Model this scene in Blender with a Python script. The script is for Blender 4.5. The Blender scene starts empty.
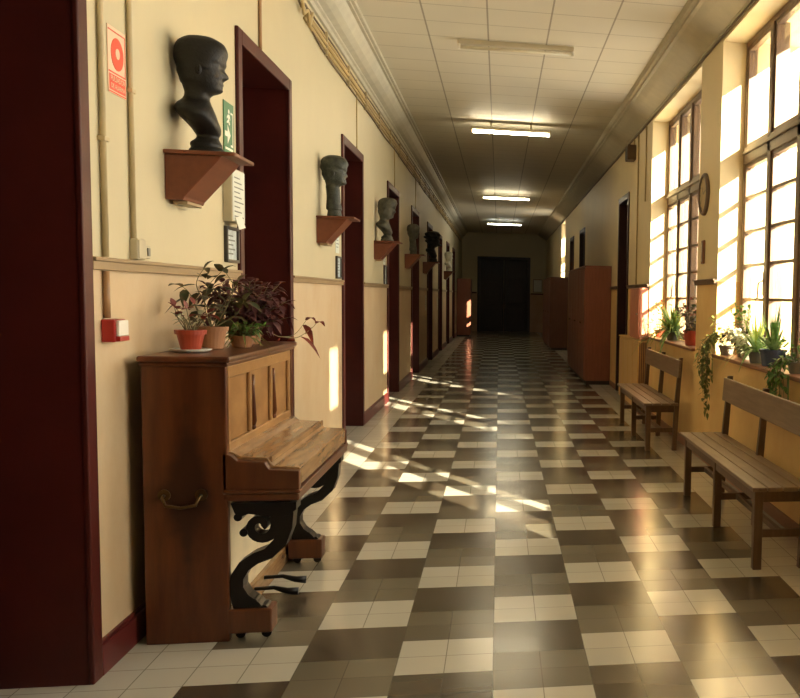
import bpy, bmesh, math, random
from mathutils import Vector, Matrix
C = bpy.context.scene.collection
S = bpy.context.scene
rnd = random.Random(7)

# ------------------------------------------------------------------ camera
F_PX, PX, PY = 957.645, 687.959, 375.258
YAW, PITCH, ROLL, HC = 0.195727, 0.078757, -0.023946, 1.56578
fw = Vector((math.sin(YAW)*math.cos(PITCH), math.cos(YAW)*math.cos(PITCH), -math.sin(PITCH)))
r0 = Vector((math.cos(YAW), -math.sin(YAW), 0)); d0 = fw.cross(r0)
rt = math.cos(ROLL)*r0 + math.sin(ROLL)*d0
dn = -math.sin(ROLL)*r0 + math.cos(ROLL)*d0
cam_d = bpy.data.cameras.new('camera'); cam = bpy.data.objects.new('camera', cam_d); C.objects.link(cam)
cam.matrix_world = Matrix(((rt.x, -dn.x, -fw.x, 0), (rt.y, -dn.y, -fw.y, 0), (rt.z, -dn.z, -fw.z, HC), (0, 0, 0, 1)))
cam_d.sensor_fit = 'HORIZONTAL'; cam_d.sensor_width = 36; cam_d.lens = F_PX/800*36
cam_d.shift_x = (400-PX)/800; cam_d.shift_y = (PY-349)/800
cam_d.clip_start = 0.05; cam_d.clip_end = 300
S.camera = cam

# ------------------------------------------------------------------ light
EXPOSURE = 0.0
S.view_settings.view_transform = 'Standard'; S.view_settings.look = 'None'
S.view_settings.gamma = 1; S.view_settings.use_curve_mapping = False
S.view_settings.exposure = EXPOSURE
w = bpy.data.worlds.new('sky'); S.world = w; w.use_nodes = True
bg = w.node_tree.nodes['Background']; bg.inputs[0].default_value = (1.0, 0.94, 0.82, 1); bg.inputs[1].default_value = 8.6
SUN_DIR = Vector((-0.495, 0.869, -0.335)).normalized()
sd = bpy.data.lights.new('sun', 'SUN'); sd.energy = 92; sd.angle = 0.006; sd.color = (1.0, 0.88, 0.66)
sun = bpy.data.objects.new('sun', sd); C.objects.link(sun); sun.location = (30, -40, 25)
sun.rotation_euler = SUN_DIR.to_track_quat('-Z', 'Y').to_euler()

# ------------------------------------------------------------------ helpers
class MB:
    def __init__(s): s.bm = bmesh.new()
    def box(s, x0, x1, y0, y1, z0, z1):
        v = [s.bm.verts.new((x, y, z)) for z in (z0, z1) for y in (y0, y1) for x in (x0, x1)]
        for f in ((0,1,3,2),(4,6,7,5),(0,4,5,1),(2,3,7,6),(0,2,6,4),(1,5,7,3)): s.bm.faces.new([v[i] for i in f])
        return s
    def bar(s, p0, p1, wd, ht, up=(0,0,1)):
        p0, p1 = Vector(p0), Vector(p1); d = (p1-p0).normalized(); u = Vector(up)
        sd_ = d.cross(u)
        if sd_.length < 1e-4: sd_ = d.cross(Vector((1,0,0)))
        sd_.normalize(); u = sd_.cross(d)
        q = []
        for p in (p0, p1):
            q.append([s.bm.verts.new(p + sd_*a*wd/2 + u*b*ht/2) for a, b in ((-1,-1),(1,-1),(1,1),(-1,1))])
        s.bm.faces.new(q[0][::-1]); s.bm.faces.new(q[1])
        for i in range(4): s.bm.faces.new((q[0][i], q[0][(i+1)%4], q[1][(i+1)%4], q[1][i]))
        return s
    def tube(s, pts, r, seg=8, cap=True):
        pts = [Vector(p) for p in pts]; rs = r if isinstance(r, (list, tuple)) else [r]*len(pts)
        rings = []; n = None
        for i, p in enumerate(pts):
            d = (pts[min(i+1, len(pts)-1)] - pts[max(i-1, 0)]).normalized()
            if n is None:
                n = d.orthogonal().normalized()
            n = (n - d*n.dot(d)).normalized(); b = d.cross(n)
            rings.append([s.bm.verts.new(p + (n*math.cos(a) + b*math.sin(a))*rs[i]) for a in [2*math.pi*k/seg for k in range(seg)]])
        for a, b in zip(rings, rings[1:]):
            for k in range(seg): s.bm.faces.new((a[k], a[(k+1)%seg], b[(k+1)%seg], b[k]))
        if cap:
            s.bm.faces.new(rings[0][::-1]); s.bm.faces.new(rings[-1])
        return s
    def lathe(s, prof, c=(0,0,0), seg=24, axis='z'):
        rings = []
        for r, h in prof:
            ring = []
            for k in range(seg):
                a = 2*math.pi*k/seg; x, y = r*math.cos(a), r*math.sin(a)
                p = (x, y, h) if axis == 'z' else ((h, x, y) if axis == 'x' else (y, h, x))
                ring.append(s.bm.verts.new(Vector(p)+Vector(c)))
            rings.append(ring)
        for a, b in zip(rings, rings[1:]):
            for k in range(seg): s.bm.faces.new((a[k], a[(k+1)%seg], b[(k+1)%seg], b[k]))
        s.bm.faces.new(rings[0][::-1]); s.bm.faces.new(rings[-1])
        return s
    def prism(s, poly, a, b, axis='y'):
        def P(u, v, t): return (u, t, v) if axis == 'y' else ((t, u, v) if axis == 'x' else (u, v, t))
        A = [s.bm.verts.new(P(u, v, a)) for u, v in poly]; B = [s.bm.verts.new(P(u, v, b)) for u, v in poly]
        s.bm.faces.new(A); s.bm.faces.new(B[::-1]); n = len(poly)
        for i in range(n): s.bm.faces.new((A[i], B[i], B[(i+1)%n], A[(i+1)%n]))
        return s
    def ribbon(s, path, ws, a, b):
        """a stroke of varying width in the x-z plane, extruded along y from a to b"""
        n = len(path); L, Rr = [], []
        for i, (x, z) in enumerate(path):
            x0, z0 = path[max(i-1, 0)]; x1, z1 = path[min(i+1, n-1)]
            dx, dz = x1-x0, z1-z0; l = math.hypot(dx, dz) or 1
            nx, nz = -dz/l*ws[i]/2, dx/l*ws[i]/2
            L.append((x+nx, z+nz)); Rr.append((x-nx, z-nz))
        vs = [[s.bm.verts.new((p[0], t, p[1])) for p in side] for side in (L, Rr) for t in (a, b)]
        la, lb, ra, rb = vs
        for i in range(n-1):
            s.bm.faces.new((la[i], la[i+1], ra[i+1], ra[i])); s.bm.faces.new((lb[i], rb[i], rb[i+1], lb[i+1]))
            s.bm.faces.new((la[i], lb[i], lb[i+1], la[i+1])); s.bm.faces.new((ra[i], ra[i+1], rb[i+1], rb[i]))
        for i in (0, n-1): s.bm.faces.new((la[i], ra[i], rb[i], lb[i]))
        return s
    def ball(s, c, r, seg=10, sc=(1,1,1)):
        m = Matrix.Translation(c) @ Matrix.Diagonal((r*sc[0], r*sc[1], r*sc[2], 1))
        bmesh.ops.create_uvsphere(s.bm, u_segments=seg, v_segments=max(6, seg*2//3), radius=1, matrix=m); return s
    def leaf(s, p, d, length, width, up=(0,0,1), droop=0.3, fold=0.15, seg=4):
        """a pointed leaf with a folded midrib, growing from p along d"""
        p, d = Vector(p), Vector(d).normalized(); u = Vector(up)
        sd_ = d.cross(u)
        if sd_.length < 1e-3: sd_ = d.cross(Vector((1,0,0)))
        sd_.normalize(); u = sd_.cross(d).normalized(); prev = None
        for i in range(seg+1):
            t = i/seg; c = p + d*length*t + Vector((0,0,-1))*droop*length*t*t
            wd = width*math.sin(math.pi*(0.06+0.94*t)**0.75)*0.5 if i < seg else 0.0005
            row = [s.bm.verts.new(c - sd_*wd + u*wd*fold), s.bm.verts.new(c - u*wd*fold), s.bm.verts.new(c + sd_*wd + u*wd*fold)]
            if prev:
                s.bm.faces.new((prev[0], prev[1], row[1], row[0])); s.bm.faces.new((prev[1], prev[2], row[2], row[1]))
            prev = row
        return s
    def build(s, name, mat, parent=None, bevel=0, smooth=False, sub=0, recalc=True, loc=None):
        if recalc: bmesh.ops.recalc_face_normals(s.bm, faces=s.bm.faces)
        me = bpy.data.meshes.new(name); s.bm.to_mesh(me); s.bm.free()
        o = bpy.data.objects.new(name, me); C.objects.link(o); me.materials.append(mat)
        if parent: o.parent = parent
        if loc: o.location = loc
        if smooth:
            for p in me.polygons: p.use_smooth = True
        if bevel:
            m = o.modifiers.new('b', 'BEVEL'); m.width = bevel; m.segments = 2; m.limit_method = 'ANGLE'; m.angle_limit = math.radians(40)
        if sub:
            m = o.modifiers.new('s', 'SUBSURF'); m.levels = sub; m.render_levels = sub
        return o

def tag(o, label=None, cat=None, group=None, kind=None):
    if label: o['label'] = label
    if cat: o['category'] = cat
    if group: o['group'] = group
    if kind: o['kind'] = kind
    return o
def thing(name, loc, label=None, cat=None, group=None, kind=None, rz=0):
    o = bpy.data.objects.new(name, None); C.objects.link(o); o.empty_display_size = 0.1
    o.location = loc; o.rotation_euler = (0, 0, rz)
    return tag(o, label, cat, group, kind)
def copy_tree(o, parent=None):
    c = o.copy(); C.objects.link(c)
    if parent: c.parent = parent
    for ch in list(o.children): copy_tree(ch, c)
    return c

# ------------------------------------------------------------------ materials
def new_mat(name):
    m = bpy.data.materials.new(name); m.use_nodes = True
    nt = m.node_tree; return m, nt, nt.nodes['Principled BSDF']
def N(nt, t, **k):
    n = nt.nodes.new(t)
    for a, b in k.items(): setattr(n, a, b)
    return n
def mth(nt, op, a, b=None, c=None):
    n = N(nt, 'ShaderNodeMath', operation=op)
    for i, v in enumerate((a, b, c)):
        if v is None: continue
        if isinstance(v, (int, float)): n.inputs[i].default_value = v
        else: nt.links.new(v, n.inputs[i])
    return n.outputs[0]
def mixc(nt, fac, a, b):
    n = N(nt, 'ShaderNodeMix', data_type='RGBA')
    for i, v in ((0, fac), (6, a), (7, b)):
        if isinstance(v, tuple): n.inputs[i].default_value = (*v, 1)
        elif isinstance(v, (int, float)): n.inputs[i].default_value = v
        else: nt.links.new(v, n.inputs[i])
    return n.outputs[2]
def noise(nt, vec, scale, detail=3, rough=0.55):
    n = N(nt, 'ShaderNodeTexNoise'); n.inputs['Scale'].default_value = scale
    n.inputs['Detail'].default_value = detail; n.inputs['Roughness'].default_value = rough
    if vec is not None: nt.links.new(vec, n.inputs['Vector'])
    return n.outputs['Fac']
def ramp(nt, fac, lo, hi):
    n = N(nt, 'ShaderNodeMapRange'); n.inputs[1].default_value = lo; n.inputs[2].default_value = hi
    nt.links.new(fac, n.inputs[0]); return n.outputs[0]
def bump(nt, bs, h, strength=0.2, dist=0.01):
    b = N(nt, 'ShaderNodeBump'); b.inputs['Strength'].default_value = strength; b.inputs['Distance'].default_value = dist
    nt.links.new(h, b.inputs['Height']); nt.links.new(b.outputs[0], bs.inputs['Normal'])
def plain(name, col, rough=0.5, metal=0.0, var=0.12, scale=6, bmp=0.0, spec=0.5):
    m, nt, bs = new_mat(name)
    tc = N(nt, 'ShaderNodeTexCoord').outputs['Object']
    f = ramp(nt, noise(nt, tc, scale, 4), 0.3, 0.7)
    nt.links.new(mixc(nt, f, tuple(c*(1-var) for c in col), tuple(min(1, c*(1+var)) for c in col)), bs.inputs['Base Color'])
    bs.inputs['Roughness'].default_value = rough; bs.inputs['Metallic'].default_value = metal
    bs.inputs['Specular IOR Level'].default_value = spec
    if bmp: bump(nt, bs, noise(nt, tc, scale*6, 4), bmp)
    return m
def wood(name, c1, c2, rough=0.4, grain=(1, 14, 14), scale=3.0, bmp=0.05):
    m, nt, bs = new_mat(name)
    tc = N(nt, 'ShaderNodeTexCoord').outputs['Object']
    mp = N(nt, 'ShaderNodeMapping'); mp.inputs['Scale'].default_value = grain; nt.links.new(tc, mp.inputs[0])
    f = ramp(nt, noise(nt, mp.outputs[0], scale, 6, 0.6), 0.3, 0.7)
    g = ramp(nt, noise(nt, tc, 2.2, 3), 0.35, 0.7)
    col = mixc(nt, mth(nt, 'MULTIPLY_ADD', f, 0.7, mth(nt, 'MULTIPLY', g, 0.3)), c1, c2)
    nt.links.new(col, bs.inputs['Base Color']); bs.inputs['Roughness'].default_value = rough
    bump(nt, bs, f, bmp, 0.004)
    return m, nt, bs, tc, col
def emit(name, col, st):
    m, nt, bs = new_mat(name)
    bs.inputs['Base Color'].default_value = (*col, 1); bs.inputs['Emission Color'].default_value = (*col, 1)
    bs.inputs['Emission Strength'].default_value = st
    return m
def leafmat(name, c1, c2, scale=25):
    m, nt, bs = new_mat(name)
    tc = N(nt, 'ShaderNodeTexCoord').outputs['Object']
    f = ramp(nt, noise(nt, tc, scale, 2), 0.35, 0.65)
    col = mixc(nt, f, c1, c2); nt.links.new(col, bs.inputs['Base Color'])
    bs.inputs['Roughness'].default_value = 0.45
    tr = N(nt, 'ShaderNodeBsdfTranslucent'); nt.links.new(col, tr.inputs[0])
    mx = N(nt, 'ShaderNodeMixShader'); mx.inputs[0].default_value = 0.35
    nt.links.new(bs.outputs[0], mx.inputs[1]); nt.links.new(tr.outputs[0], mx.inputs[2])
    nt.links.new(mx.outputs[0], nt.nodes['Material Output'].inputs[0])
    return m

def wall_mat(name, upper, lower, split):
    m, nt, bs = new_mat(name)
    tc = N(nt, 'ShaderNodeTexCoord').outputs['Object']
    sp = N(nt, 'ShaderNodeSeparateXYZ'); nt.links.new(tc, sp.inputs[0])
    a = ramp(nt, noise(nt, tc, 1.3, 5, 0.6), 0.3, 0.7)
    up = mixc(nt, a, tuple(c*0.93 for c in upper), upper)
    mp = N(nt, 'ShaderNodeMapping'); mp.inputs['Scale'].default_value = (1.5, 1.5, 1.2); nt.links.new(tc, mp.inputs[0])
    b = ramp(nt, noise(nt, mp.outputs[0], 1.6, 6, 0.65), 0.35, 0.75)
    lo = mixc(nt, b, lower, (lower[0]*0.9, lower[1]*0.8, lower[2]*0.7))
    k = mth(nt, 'GREATER_THAN', sp.outputs[2], split)
    nt.links.new(mixc(nt, k, lo, up), bs.inputs['Base Color'])
    bs.inputs['Roughness'].default_value = 0.55
    bump(nt, bs, noise(nt, tc, 30, 4), 0.05, 0.01)
    return m
M_wall_l = wall_mat('cream wall paint', (0.575, 0.50, 0.315), (0.605, 0.47, 0.295), 1.65)
M_wall_r = wall_mat('ochre wall paint', (0.88, 0.715, 0.41), (0.88, 0.62, 0.26), 1.74)
M_wall_e = wall_mat('end wall paint', (0.60, 0.52, 0.32), (0.55, 0.36, 0.22), 1.65)

# floor tiles: 20 cm tiles, columns of two, rows light / grey / dark, every other column shifted by half
def floor_mat():
    m, nt, bs = new_mat('cement tiles')
    tc = N(nt, 'ShaderNodeTexCoord').outputs['Object']
    sp = N(nt, 'ShaderNodeSeparateXYZ'); nt.links.new(tc, sp.inputs[0]); X, Y = sp.outputs[0], sp.outputs[1]
    u = mth(nt, 'DIVIDE', mth(nt, 'SUBTRACT', X, -0.0135), 0.4)
    v = mth(nt, 'DIVIDE', mth(nt, 'SUBTRACT', Y, 3.9708), 0.2)
    ci = mth(nt, 'FLOOR', u); par = mth(nt, 'FLOORED_MODULO', ci, 2.0)
    ph = mth(nt, 'FLOORED_MODULO', mth(nt, 'ADD', v, mth(nt, 'MULTIPLY', mth(nt, 'SUBTRACT', 1.0, par), 3.0)), 6.0)
    is_light = mth(nt, 'LESS_THAN', ph, 2.0); is_dark = mth(nt, 'GREATER_THAN', ph, 4.0)
    border = mth(nt, 'MAXIMUM', mth(nt, 'LESS_THAN', ci, -3.5), mth(nt, 'GREATER_THAN', ci, 3.5))
    is_light = mth(nt, 'MAXIMUM', is_light, border)
    cu = N(nt, 'ShaderNodeCombineXYZ'); nt.links.new(mth(nt, 'FLOOR', mth(nt, 'MULTIPLY', u, 2.0)), cu.inputs[0]); nt.links.new(mth(nt, 'FLOOR', v), cu.inputs[1])
    wn = N(nt, 'ShaderNodeTexWhiteNoise', noise_dimensions='2D'); nt.links.new(cu.outputs[0], wn.inputs['Vector'])
    rv = wn.outputs['Value']
    grey = mixc(nt, rv, (0.150, 0.130, 0.092), (0.190, 0.166, 0.118))
    dark = mixc(nt, rv, (0.078, 0.060, 0.040), (0.098, 0.076, 0.050))
    light = mixc(nt, rv, (0.56, 0.54, 0.45), (0.61, 0.59, 0.50))
    col = mixc(nt, is_dark, grey, dark); col = mixc(nt, is_light, col, light)
    fu = mth(nt, 'ABSOLUTE', mth(nt, 'SUBTRACT', mth(nt, 'FRACT', mth(nt, 'MULTIPLY', u, 2.0)), 0.5))
    fv = mth(nt, 'ABSOLUTE', mth(nt, 'SUBTRACT', mth(nt, 'FRACT', v), 0.5))
    g = mth(nt, 'GREATER_THAN', mth(nt, 'MAXIMUM', fu, fv), 0.489)
    col = mixc(nt, mth(nt, 'MULTIPLY', g, 0.6), col, (0.07, 0.055, 0.04))
    nt.links.new(col, bs.inputs['Base Color'])
    nt.links.new(mth(nt, 'MULTIPLY_ADD', rv, 0.05, 0.17), bs.inputs['Roughness'])
    bs.inputs['Specular IOR Level'].default_value = 0.75
    h = mth(nt, 'MULTIPLY_ADD', g, -1.0, mth(nt, 'MULTIPLY', noise(nt, tc, 3, 2), 0.5))
    bump(nt, bs, h, 0.12, 0.004)
    return m
M_floor = floor_mat()

def ceil_mat():
    m, nt, bs = new_mat('ceiling panels')
    tc = N(nt, 'ShaderNodeTexCoord').outputs['Object']
    sp = N(nt, 'ShaderNodeSeparateXYZ'); nt.links.new(tc, sp.inputs[0]); X, Y = sp.outputs[0], sp.outputs[1]
    fu = mth(nt, 'ABSOLUTE', mth(nt, 'SUBTRACT', mth(nt, 'FRACT', mth(nt, 'DIVIDE', mth(nt, 'ADD', X, 1.32+0.3), 0.595)), 0.5))
    fv = mth(nt, 'ABSOLUTE', mth(nt, 'SUBTRACT', mth(nt, 'FRACT', mth(nt, 'DIVIDE', mth(nt, 'SUBTRACT', Y, 9.28+0.275), 0.55)), 0.5))
    ga = mth(nt, 'LESS_THAN', fu, 0.014); gb = mth(nt, 'LESS_THAN', fv, 0.014)
    a = noise(nt, tc, 1.2, 4)
    col = mixc(nt, a, (0.62, 0.58, 0.47), (0.72, 0.675, 0.54))
    col = mixc(nt, mth(nt, 'MULTIPLY', gb, 0.6), col, (0.26, 0.22, 0.15)); col = mixc(nt, mth(nt, 'MULTIPLY', ga, 0.75), col, (0.20, 0.17, 0.11))
    nt.links.new(col, bs.inputs['Base Color']); bs.inputs['Roughness'].default_value = 0.6
    return m
M_ceil = ceil_mat()
M_cornice = plain('grey cornice plaster', (0.50, 0.47, 0.36), 0.6, var=0.08)
M_cornice_r = plain('cream cornice plaster', (0.50, 0.45, 0.33), 0.8, var=0.06, spec=0.15)
M_burg = plain('burgundy gloss paint', (0.062, 0.009, 0.006), 0.45, var=0.2, scale=3, spec=0.3)
M_base = plain('burgundy baseboard paint', (0.115, 0.016, 0.014), 0.4, var=0.2, scale=3)
M_burg_d = plain('dark burgundy paint', (0.035, 0.010, 0.008), 0.4, var=0.2, scale=3)
M_rail, *_ = wood('olive brown rail', (0.26, 0.17, 0.08), (0.36, 0.25, 0.13), 0.45, (14, 1, 14))
M_frame, *_ = wood('brown window wood', (0.115, 0.066, 0.036), (0.18, 0.11, 0.062), 0.45, (12, 12, 1))
M_sill, *_ = wood('red brown sill', (0.24, 0.09, 0.04), (0.34, 0.15, 0.07), 0.4, (12, 1, 12))
M_bench, *_ = wood('worn bench wood', (0.17, 0.105, 0.06), (0.31, 0.21, 0.125), 0.38, (14, 1, 14))
M_bench_d, *_ = wood('bench leg wood', (0.10, 0.055, 0.03), (0.18, 0.10, 0.055), 0.45, (14, 14, 1))
M_shelf, *_ = wood('orange brown shelf wood', (0.12, 0.030, 0.011), (0.19, 0.055, 0.019), 0.45, (8, 1, 8))
M_lock, *_ = wood('red brown locker wood', (0.21, 0.062, 0.034), (0.30, 0.10, 0.055), 0.4, (10, 10, 1))
M_lockd, *_ = wood('dark locker wood', (0.11, 0.042, 0.025), (0.17, 0.068, 0.04), 0.45, (10, 10, 1))
M_enddoor, *_ = wood('black brown door', (0.018, 0.010, 0.009), (0.030, 0.017, 0.014), 0.5, (10, 10, 1))
M_pale, *_ = wood('pale ochre panel', (0.68, 0.42, 0.15), (0.80, 0.54, 0.22), 0.45, (10, 10, 1))
M_slat, *_ = wood('brown slats', (0.24, 0.11, 0.05), (0.34, 0.18, 0.09), 0.45, (10, 10, 1))
M_redbox = plain('red cabinet paint', (0.58, 0.22, 0.13), 0.35)
M_lid, *_ = wood('piano walnut', (0.20, 0.10, 0.04), (0.42, 0.25, 0.115), 0.22, (10, 1.2, 10), 3.5, 0.03)
M_front, *_ = wood('piano front veneer', (0.24, 0.115, 0.04), (0.46, 0.26, 0.10), 0.28, (6, 1.4, 3), 3.0, 0.03)
M_pblack = plain('ebonised piano leg', (0.008, 0.006, 0.005), 0.32, spec=0.3)
M_cream = plain('pale lower panel', (0.66, 0.56, 0.36), 0.5)
def piano_side():
    m, nt, bs, tc, col = wood('piano mahogany', (0.060, 0.015, 0.005), (0.150, 0.046, 0.013), 0.30, (9, 9, 1.2), 2.2, 0.03)
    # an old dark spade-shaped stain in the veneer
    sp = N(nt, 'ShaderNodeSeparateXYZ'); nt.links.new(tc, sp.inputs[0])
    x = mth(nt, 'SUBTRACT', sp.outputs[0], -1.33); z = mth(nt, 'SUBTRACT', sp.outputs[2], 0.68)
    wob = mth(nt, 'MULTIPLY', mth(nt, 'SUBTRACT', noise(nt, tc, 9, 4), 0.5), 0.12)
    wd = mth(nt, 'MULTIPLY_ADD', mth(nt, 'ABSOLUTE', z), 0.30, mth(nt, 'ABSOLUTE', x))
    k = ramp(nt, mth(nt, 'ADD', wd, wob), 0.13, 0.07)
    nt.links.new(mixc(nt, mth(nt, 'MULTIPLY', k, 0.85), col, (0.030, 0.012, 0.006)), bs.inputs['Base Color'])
    return m
M_pside = piano_side()
M_brass = plain('old brass', (0.14, 0.09, 0.04), 0.35, metal=0.9)
M_steel = plain('grey steel', (0.45, 0.43, 0.38), 0.35, metal=0.8)
M_bronze = plain('dark bronze', (0.012, 0.010, 0.008), 0.5, metal=0.0, var=0.4, scale=12, bmp=0.2, spec=0.3)
M_green_br = plain('green patinated bronze', (0.030, 0.034, 0.022), 0.5, var=0.6, scale=26, bmp=0.5)
M_grey_br = plain('grey green plaster', (0.060, 0.055, 0.036), 0.55, var=0.45, scale=20, bmp=0.4)
M_black_br = plain('black bust', (0.014, 0.013, 0.011), 0.5, var=0.3, scale=15, bmp=0.4)
M_white_pl = plain('white plaster', (0.72, 0.69, 0.58), 0.6, var=0.1, scale=15)
M_conduit = plain('cream painted conduit', (0.50, 0.40, 0.22), 0.45)
M_conduit_b = plain('brown conduit', (0.36, 0.20, 0.09), 0.45)
M_cable = plain('dark cable', (0.16, 0.11, 0.055), 0.5)
M_cable_l = plain('ochre cable', (0.50, 0.36, 0.15), 0.5)
M_boxg = plain('grey junction box', (0.48, 0.42, 0.28), 0.45)
M_red = plain('signal red', (0.36, 0.018, 0.012), 0.35)
M_white = plain('white plastic', (0.80, 0.76, 0.66), 0.35, var=0.04)
M_signw = plain('pinkish white sign', (0.80, 0.55, 0.38), 0.45, var=0.05)
M_signr = plain('sign red', (0.70, 0.07, 0.03), 0.45, var=0.05)
M_signg = plain('sign green', (0.03, 0.16, 0.06), 0.4, var=0.1)
M_paper = plain('paper', (0.66, 0.68, 0.60), 0.6, var=0.06, scale=14)
M_paperb = plain('bluish print', (0.50, 0.56, 0.56), 0.4, var=0.25, scale=22)
M_ink = plain('grey ink', (0.16, 0.17, 0.15), 0.6)
M_fr_dark = plain('dark picture frame', (0.05, 0.04, 0.03), 0.4)
M_lampw = plain('lamp housing enamel', (0.58, 0.52, 0.38), 0.4, var=0.05)
M_tube_off = plain('unlit tube', (0.74, 0.68, 0.52), 0.25, var=0.03)
M_tube = emit('lit tube', (1.0, 0.86, 0.58), 75.0)
M_tube_c = emit('cool lit tube', (0.95, 1.0, 0.85), 26.0)
M_terra = plain('red plastic pot', (0.36, 0.050, 0.020), 0.4, var=0.1)
M_terra_b = plain('brown clay pot', (0.30, 0.13, 0.05), 0.6, var=0.2)
M_dish = plain('pale grey dish', (0.52, 0.50, 0.42), 0.35)
M_blue = plain('dark blue glazed pot', (0.045, 0.065, 0.11), 0.25)
M_potgrey = plain('grey pot', (0.22, 0.20, 0.16), 0.5)
M_soil = plain('potting soil', (0.045, 0.03, 0.018), 0.9)
M_stem = plain('plant stem', (0.16, 0.13, 0.05), 0.6)
L_green = leafmat('green leaf', (0.05, 0.13, 0.02), (0.13, 0.24, 0.04))
L_lime = leafmat('yellow green leaf', (0.20, 0.30, 0.04), (0.42, 0.48, 0.09))
L_spider = leafmat('striped leaf', (0.16, 0.30, 0.06), (0.40, 0.52, 0.20), 40)
L_dark = leafmat('dark leaf', (0.035, 0.05, 0.016), (0.11, 0.07, 0.03))
L_red = leafmat('red leaf', (0.13, 0.015, 0.012), (0.26, 0.05, 0.03))
L_purple = leafmat('purple leaf', (0.06, 0.012, 0.016), (0.15, 0.055, 0.05))
L_pale = leafmat('pale leaf', (0.40, 0.40, 0.24), (0.58, 0.56, 0.40))
L_olive = leafmat('olive leaf', (0.10, 0.13, 0.03), (0.24, 0.25, 0.07))
def glass_mat():
    m, nt, bs = new_mat('window glass')
    t = N(nt, 'ShaderNodeBsdfTransparent'); t.inputs[0].default_value = (0.97, 0.97, 0.95, 1)
    g = N(nt, 'ShaderNodeBsdfGlossy'); g.inputs['Roughness'].default_value = 0.03
    fr = N(nt, 'ShaderNodeFresnel'); fr.inputs[0].default_value = 1.45
    mx = N(nt, 'ShaderNodeMixShader'); nt.links.new(mth(nt, 'MULTIPLY', fr.outputs[0], 0.6), mx.inputs[0])
    nt.links.new(t.outputs[0], mx.inputs[1]); nt.links.new(g.outputs[0], mx.inputs[2])
    nt.links.new(mx.outputs[0], nt.nodes['Material Output'].inputs[0]); return m
M_glass = glass_mat()

# ------------------------------------------------------------------ the shell
XL, XR, XRO, Y0, Y1, ZC = -1.57, 1.97, 2.70, -4.0, 42.5, 4.2
DEPTH = 0.36
def struct(o): return tag(o, kind='structure')
struct(MB().box(XL-0.45, XRO, Y0-0.2, Y1+0.2, -0.12, 0).build('floor', M_floor))
struct(MB().box(XL-0.45, XRO, Y0-0.2, Y1+0.2, ZC, ZC+0.12).build('ceiling', M_ceil))
def pierced(name, mat, x0, x1, ya, yb, z1, holes):
    """a wall from y=ya to y=yb with rectangular openings (y0, y1, z0, z1)"""
    m = MB(); y = ya
    for h0, h1, a, b in sorted(holes):
        m.box(x0, x1, y, h0, 0, z1)
        if a > 0: m.box(x0, x1, h0, h1, 0, a)
        m.box(x0, x1, h0, h1, b, z1); y = h1
    m.box(x0, x1, y, yb, 0, z1)
    return struct(m.build(name, mat))
DOORS_L = [(2.55, 4.06), (6.36, 7.76), (10.30, 11.68), (14.30, 15.72), (18.10, 19.55), (22.0, 23.4), (25.9, 27.3), (29.8, 31.2), (33.6, 35.0)]
DOOR_TOP = 3.08
pierced('wall_left', M_wall_l, XL-0.5, XL, Y0, Y1, ZC, [(a, b, 0, DOOR_TOP) for a, b in DOORS_L])
WINDOWS = [(0.95, 4.35), (5.25, 8.65), (9.58, 12.72)]
WIN_FAR = (29.8, 31.6)
DOORS_R = [(14.95, 16.10), (22.8, 24.1), (26.2, 27.4)]
W_Z0, W_Z1 = 1.06, 3.90
pierced('wall_right', M_wall_r, XR, XRO, Y0, Y1, ZC, [(a, b, W_Z0, W_Z1) for a, b in WINDOWS+[WIN_FAR]] + [(a, b, 0, 3.15) for a, b in DOORS_R])
m = MB(); bp = -9.0
for a, b in sorted(WINDOWS): m.box(XRO, 3.14, bp+0.08, a, 0, 4.4); bp = b  # unseen blocks added outside to cut the sun at each window's near side
tag(m.build('added_sun_blocker', M_wall_r), kind='structure')
m = MB(); m.box(XL-0.5, -0.93, Y1-0.5, Y1, 0, ZC); m.box(1.30, XRO, Y1-0.5, Y1, 0, ZC); m.box(-0.93, 1.30, Y1-0.5, Y1, 3.20, ZC); m.box(-0.93, 1.30, Y1-0.1, Y1, 0, 3.2)
struct(m.build('wall_end', M_wall_e))
struct(MB().box(XL-0.5, XRO, Y0-0.2, Y0, 0, ZC).build('wall_back', M_wall_l))

# doors in the thick walls: lining, casing, leaf with panels, handle
def wall_door(i, ya, yb, side, top, mat, depth=DEPTH):
    d = struct(thing('door_%d' % i, ((XL if side < 0 else XR), ya, 0)))
    L = yb-ya; s = side
    def bx(m, xa, xb, *r): return m.box(min(s*xa, s*xb), max(s*xa, s*xb), *r)
    m = MB(); bx(m, -0.004, depth+0.06, 0, 0.025, 0, top); bx(m, -0.004, depth+0.06, L-0.025, L, 0, top); bx(m, -0.004, depth+0.06, 0.025, L-0.025, top-0.025, top)
    m.build('lining', mat, d)
    m = MB(); bx(m, -0.022, 0, -0.06, 0.03, 0, top+0.06); bx(m, -0.022, 0, L-0.03, L+0.06, 0, top+0.06); bx(m, -0.022, 0, 0.03, L-0.03, top-0.03, top+0.06)
    m.build('casing', mat, d, bevel=0.006)
    lf = MB(); bx(lf, depth, depth+0.045, 0.026, L-0.026, 0.005, top-0.026); lf = lf.build('leaf', mat, d)
    p = MB()
    for a, b in ((0.12, L/2-0.05), (L/2+0.05, L-0.12)):
        for z0, z1 in ((0.2, 0.85), (1.05, 2.0), (2.15, top-0.2)): bx(p, depth-0.015, depth, a, b, z0, z1)
    p.build('raised_panel', mat, lf, bevel=0.012)
    h = MB(); x = s*(depth-0.05)
    h.tube([(s*depth, L/2-0.03, 1.05), (x, L/2-0.03, 1.05), (x, L/2-0.14, 1.05)], 0.009); h.build('handle', M_brass, lf, smooth=True)
    return d
n = 0
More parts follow.
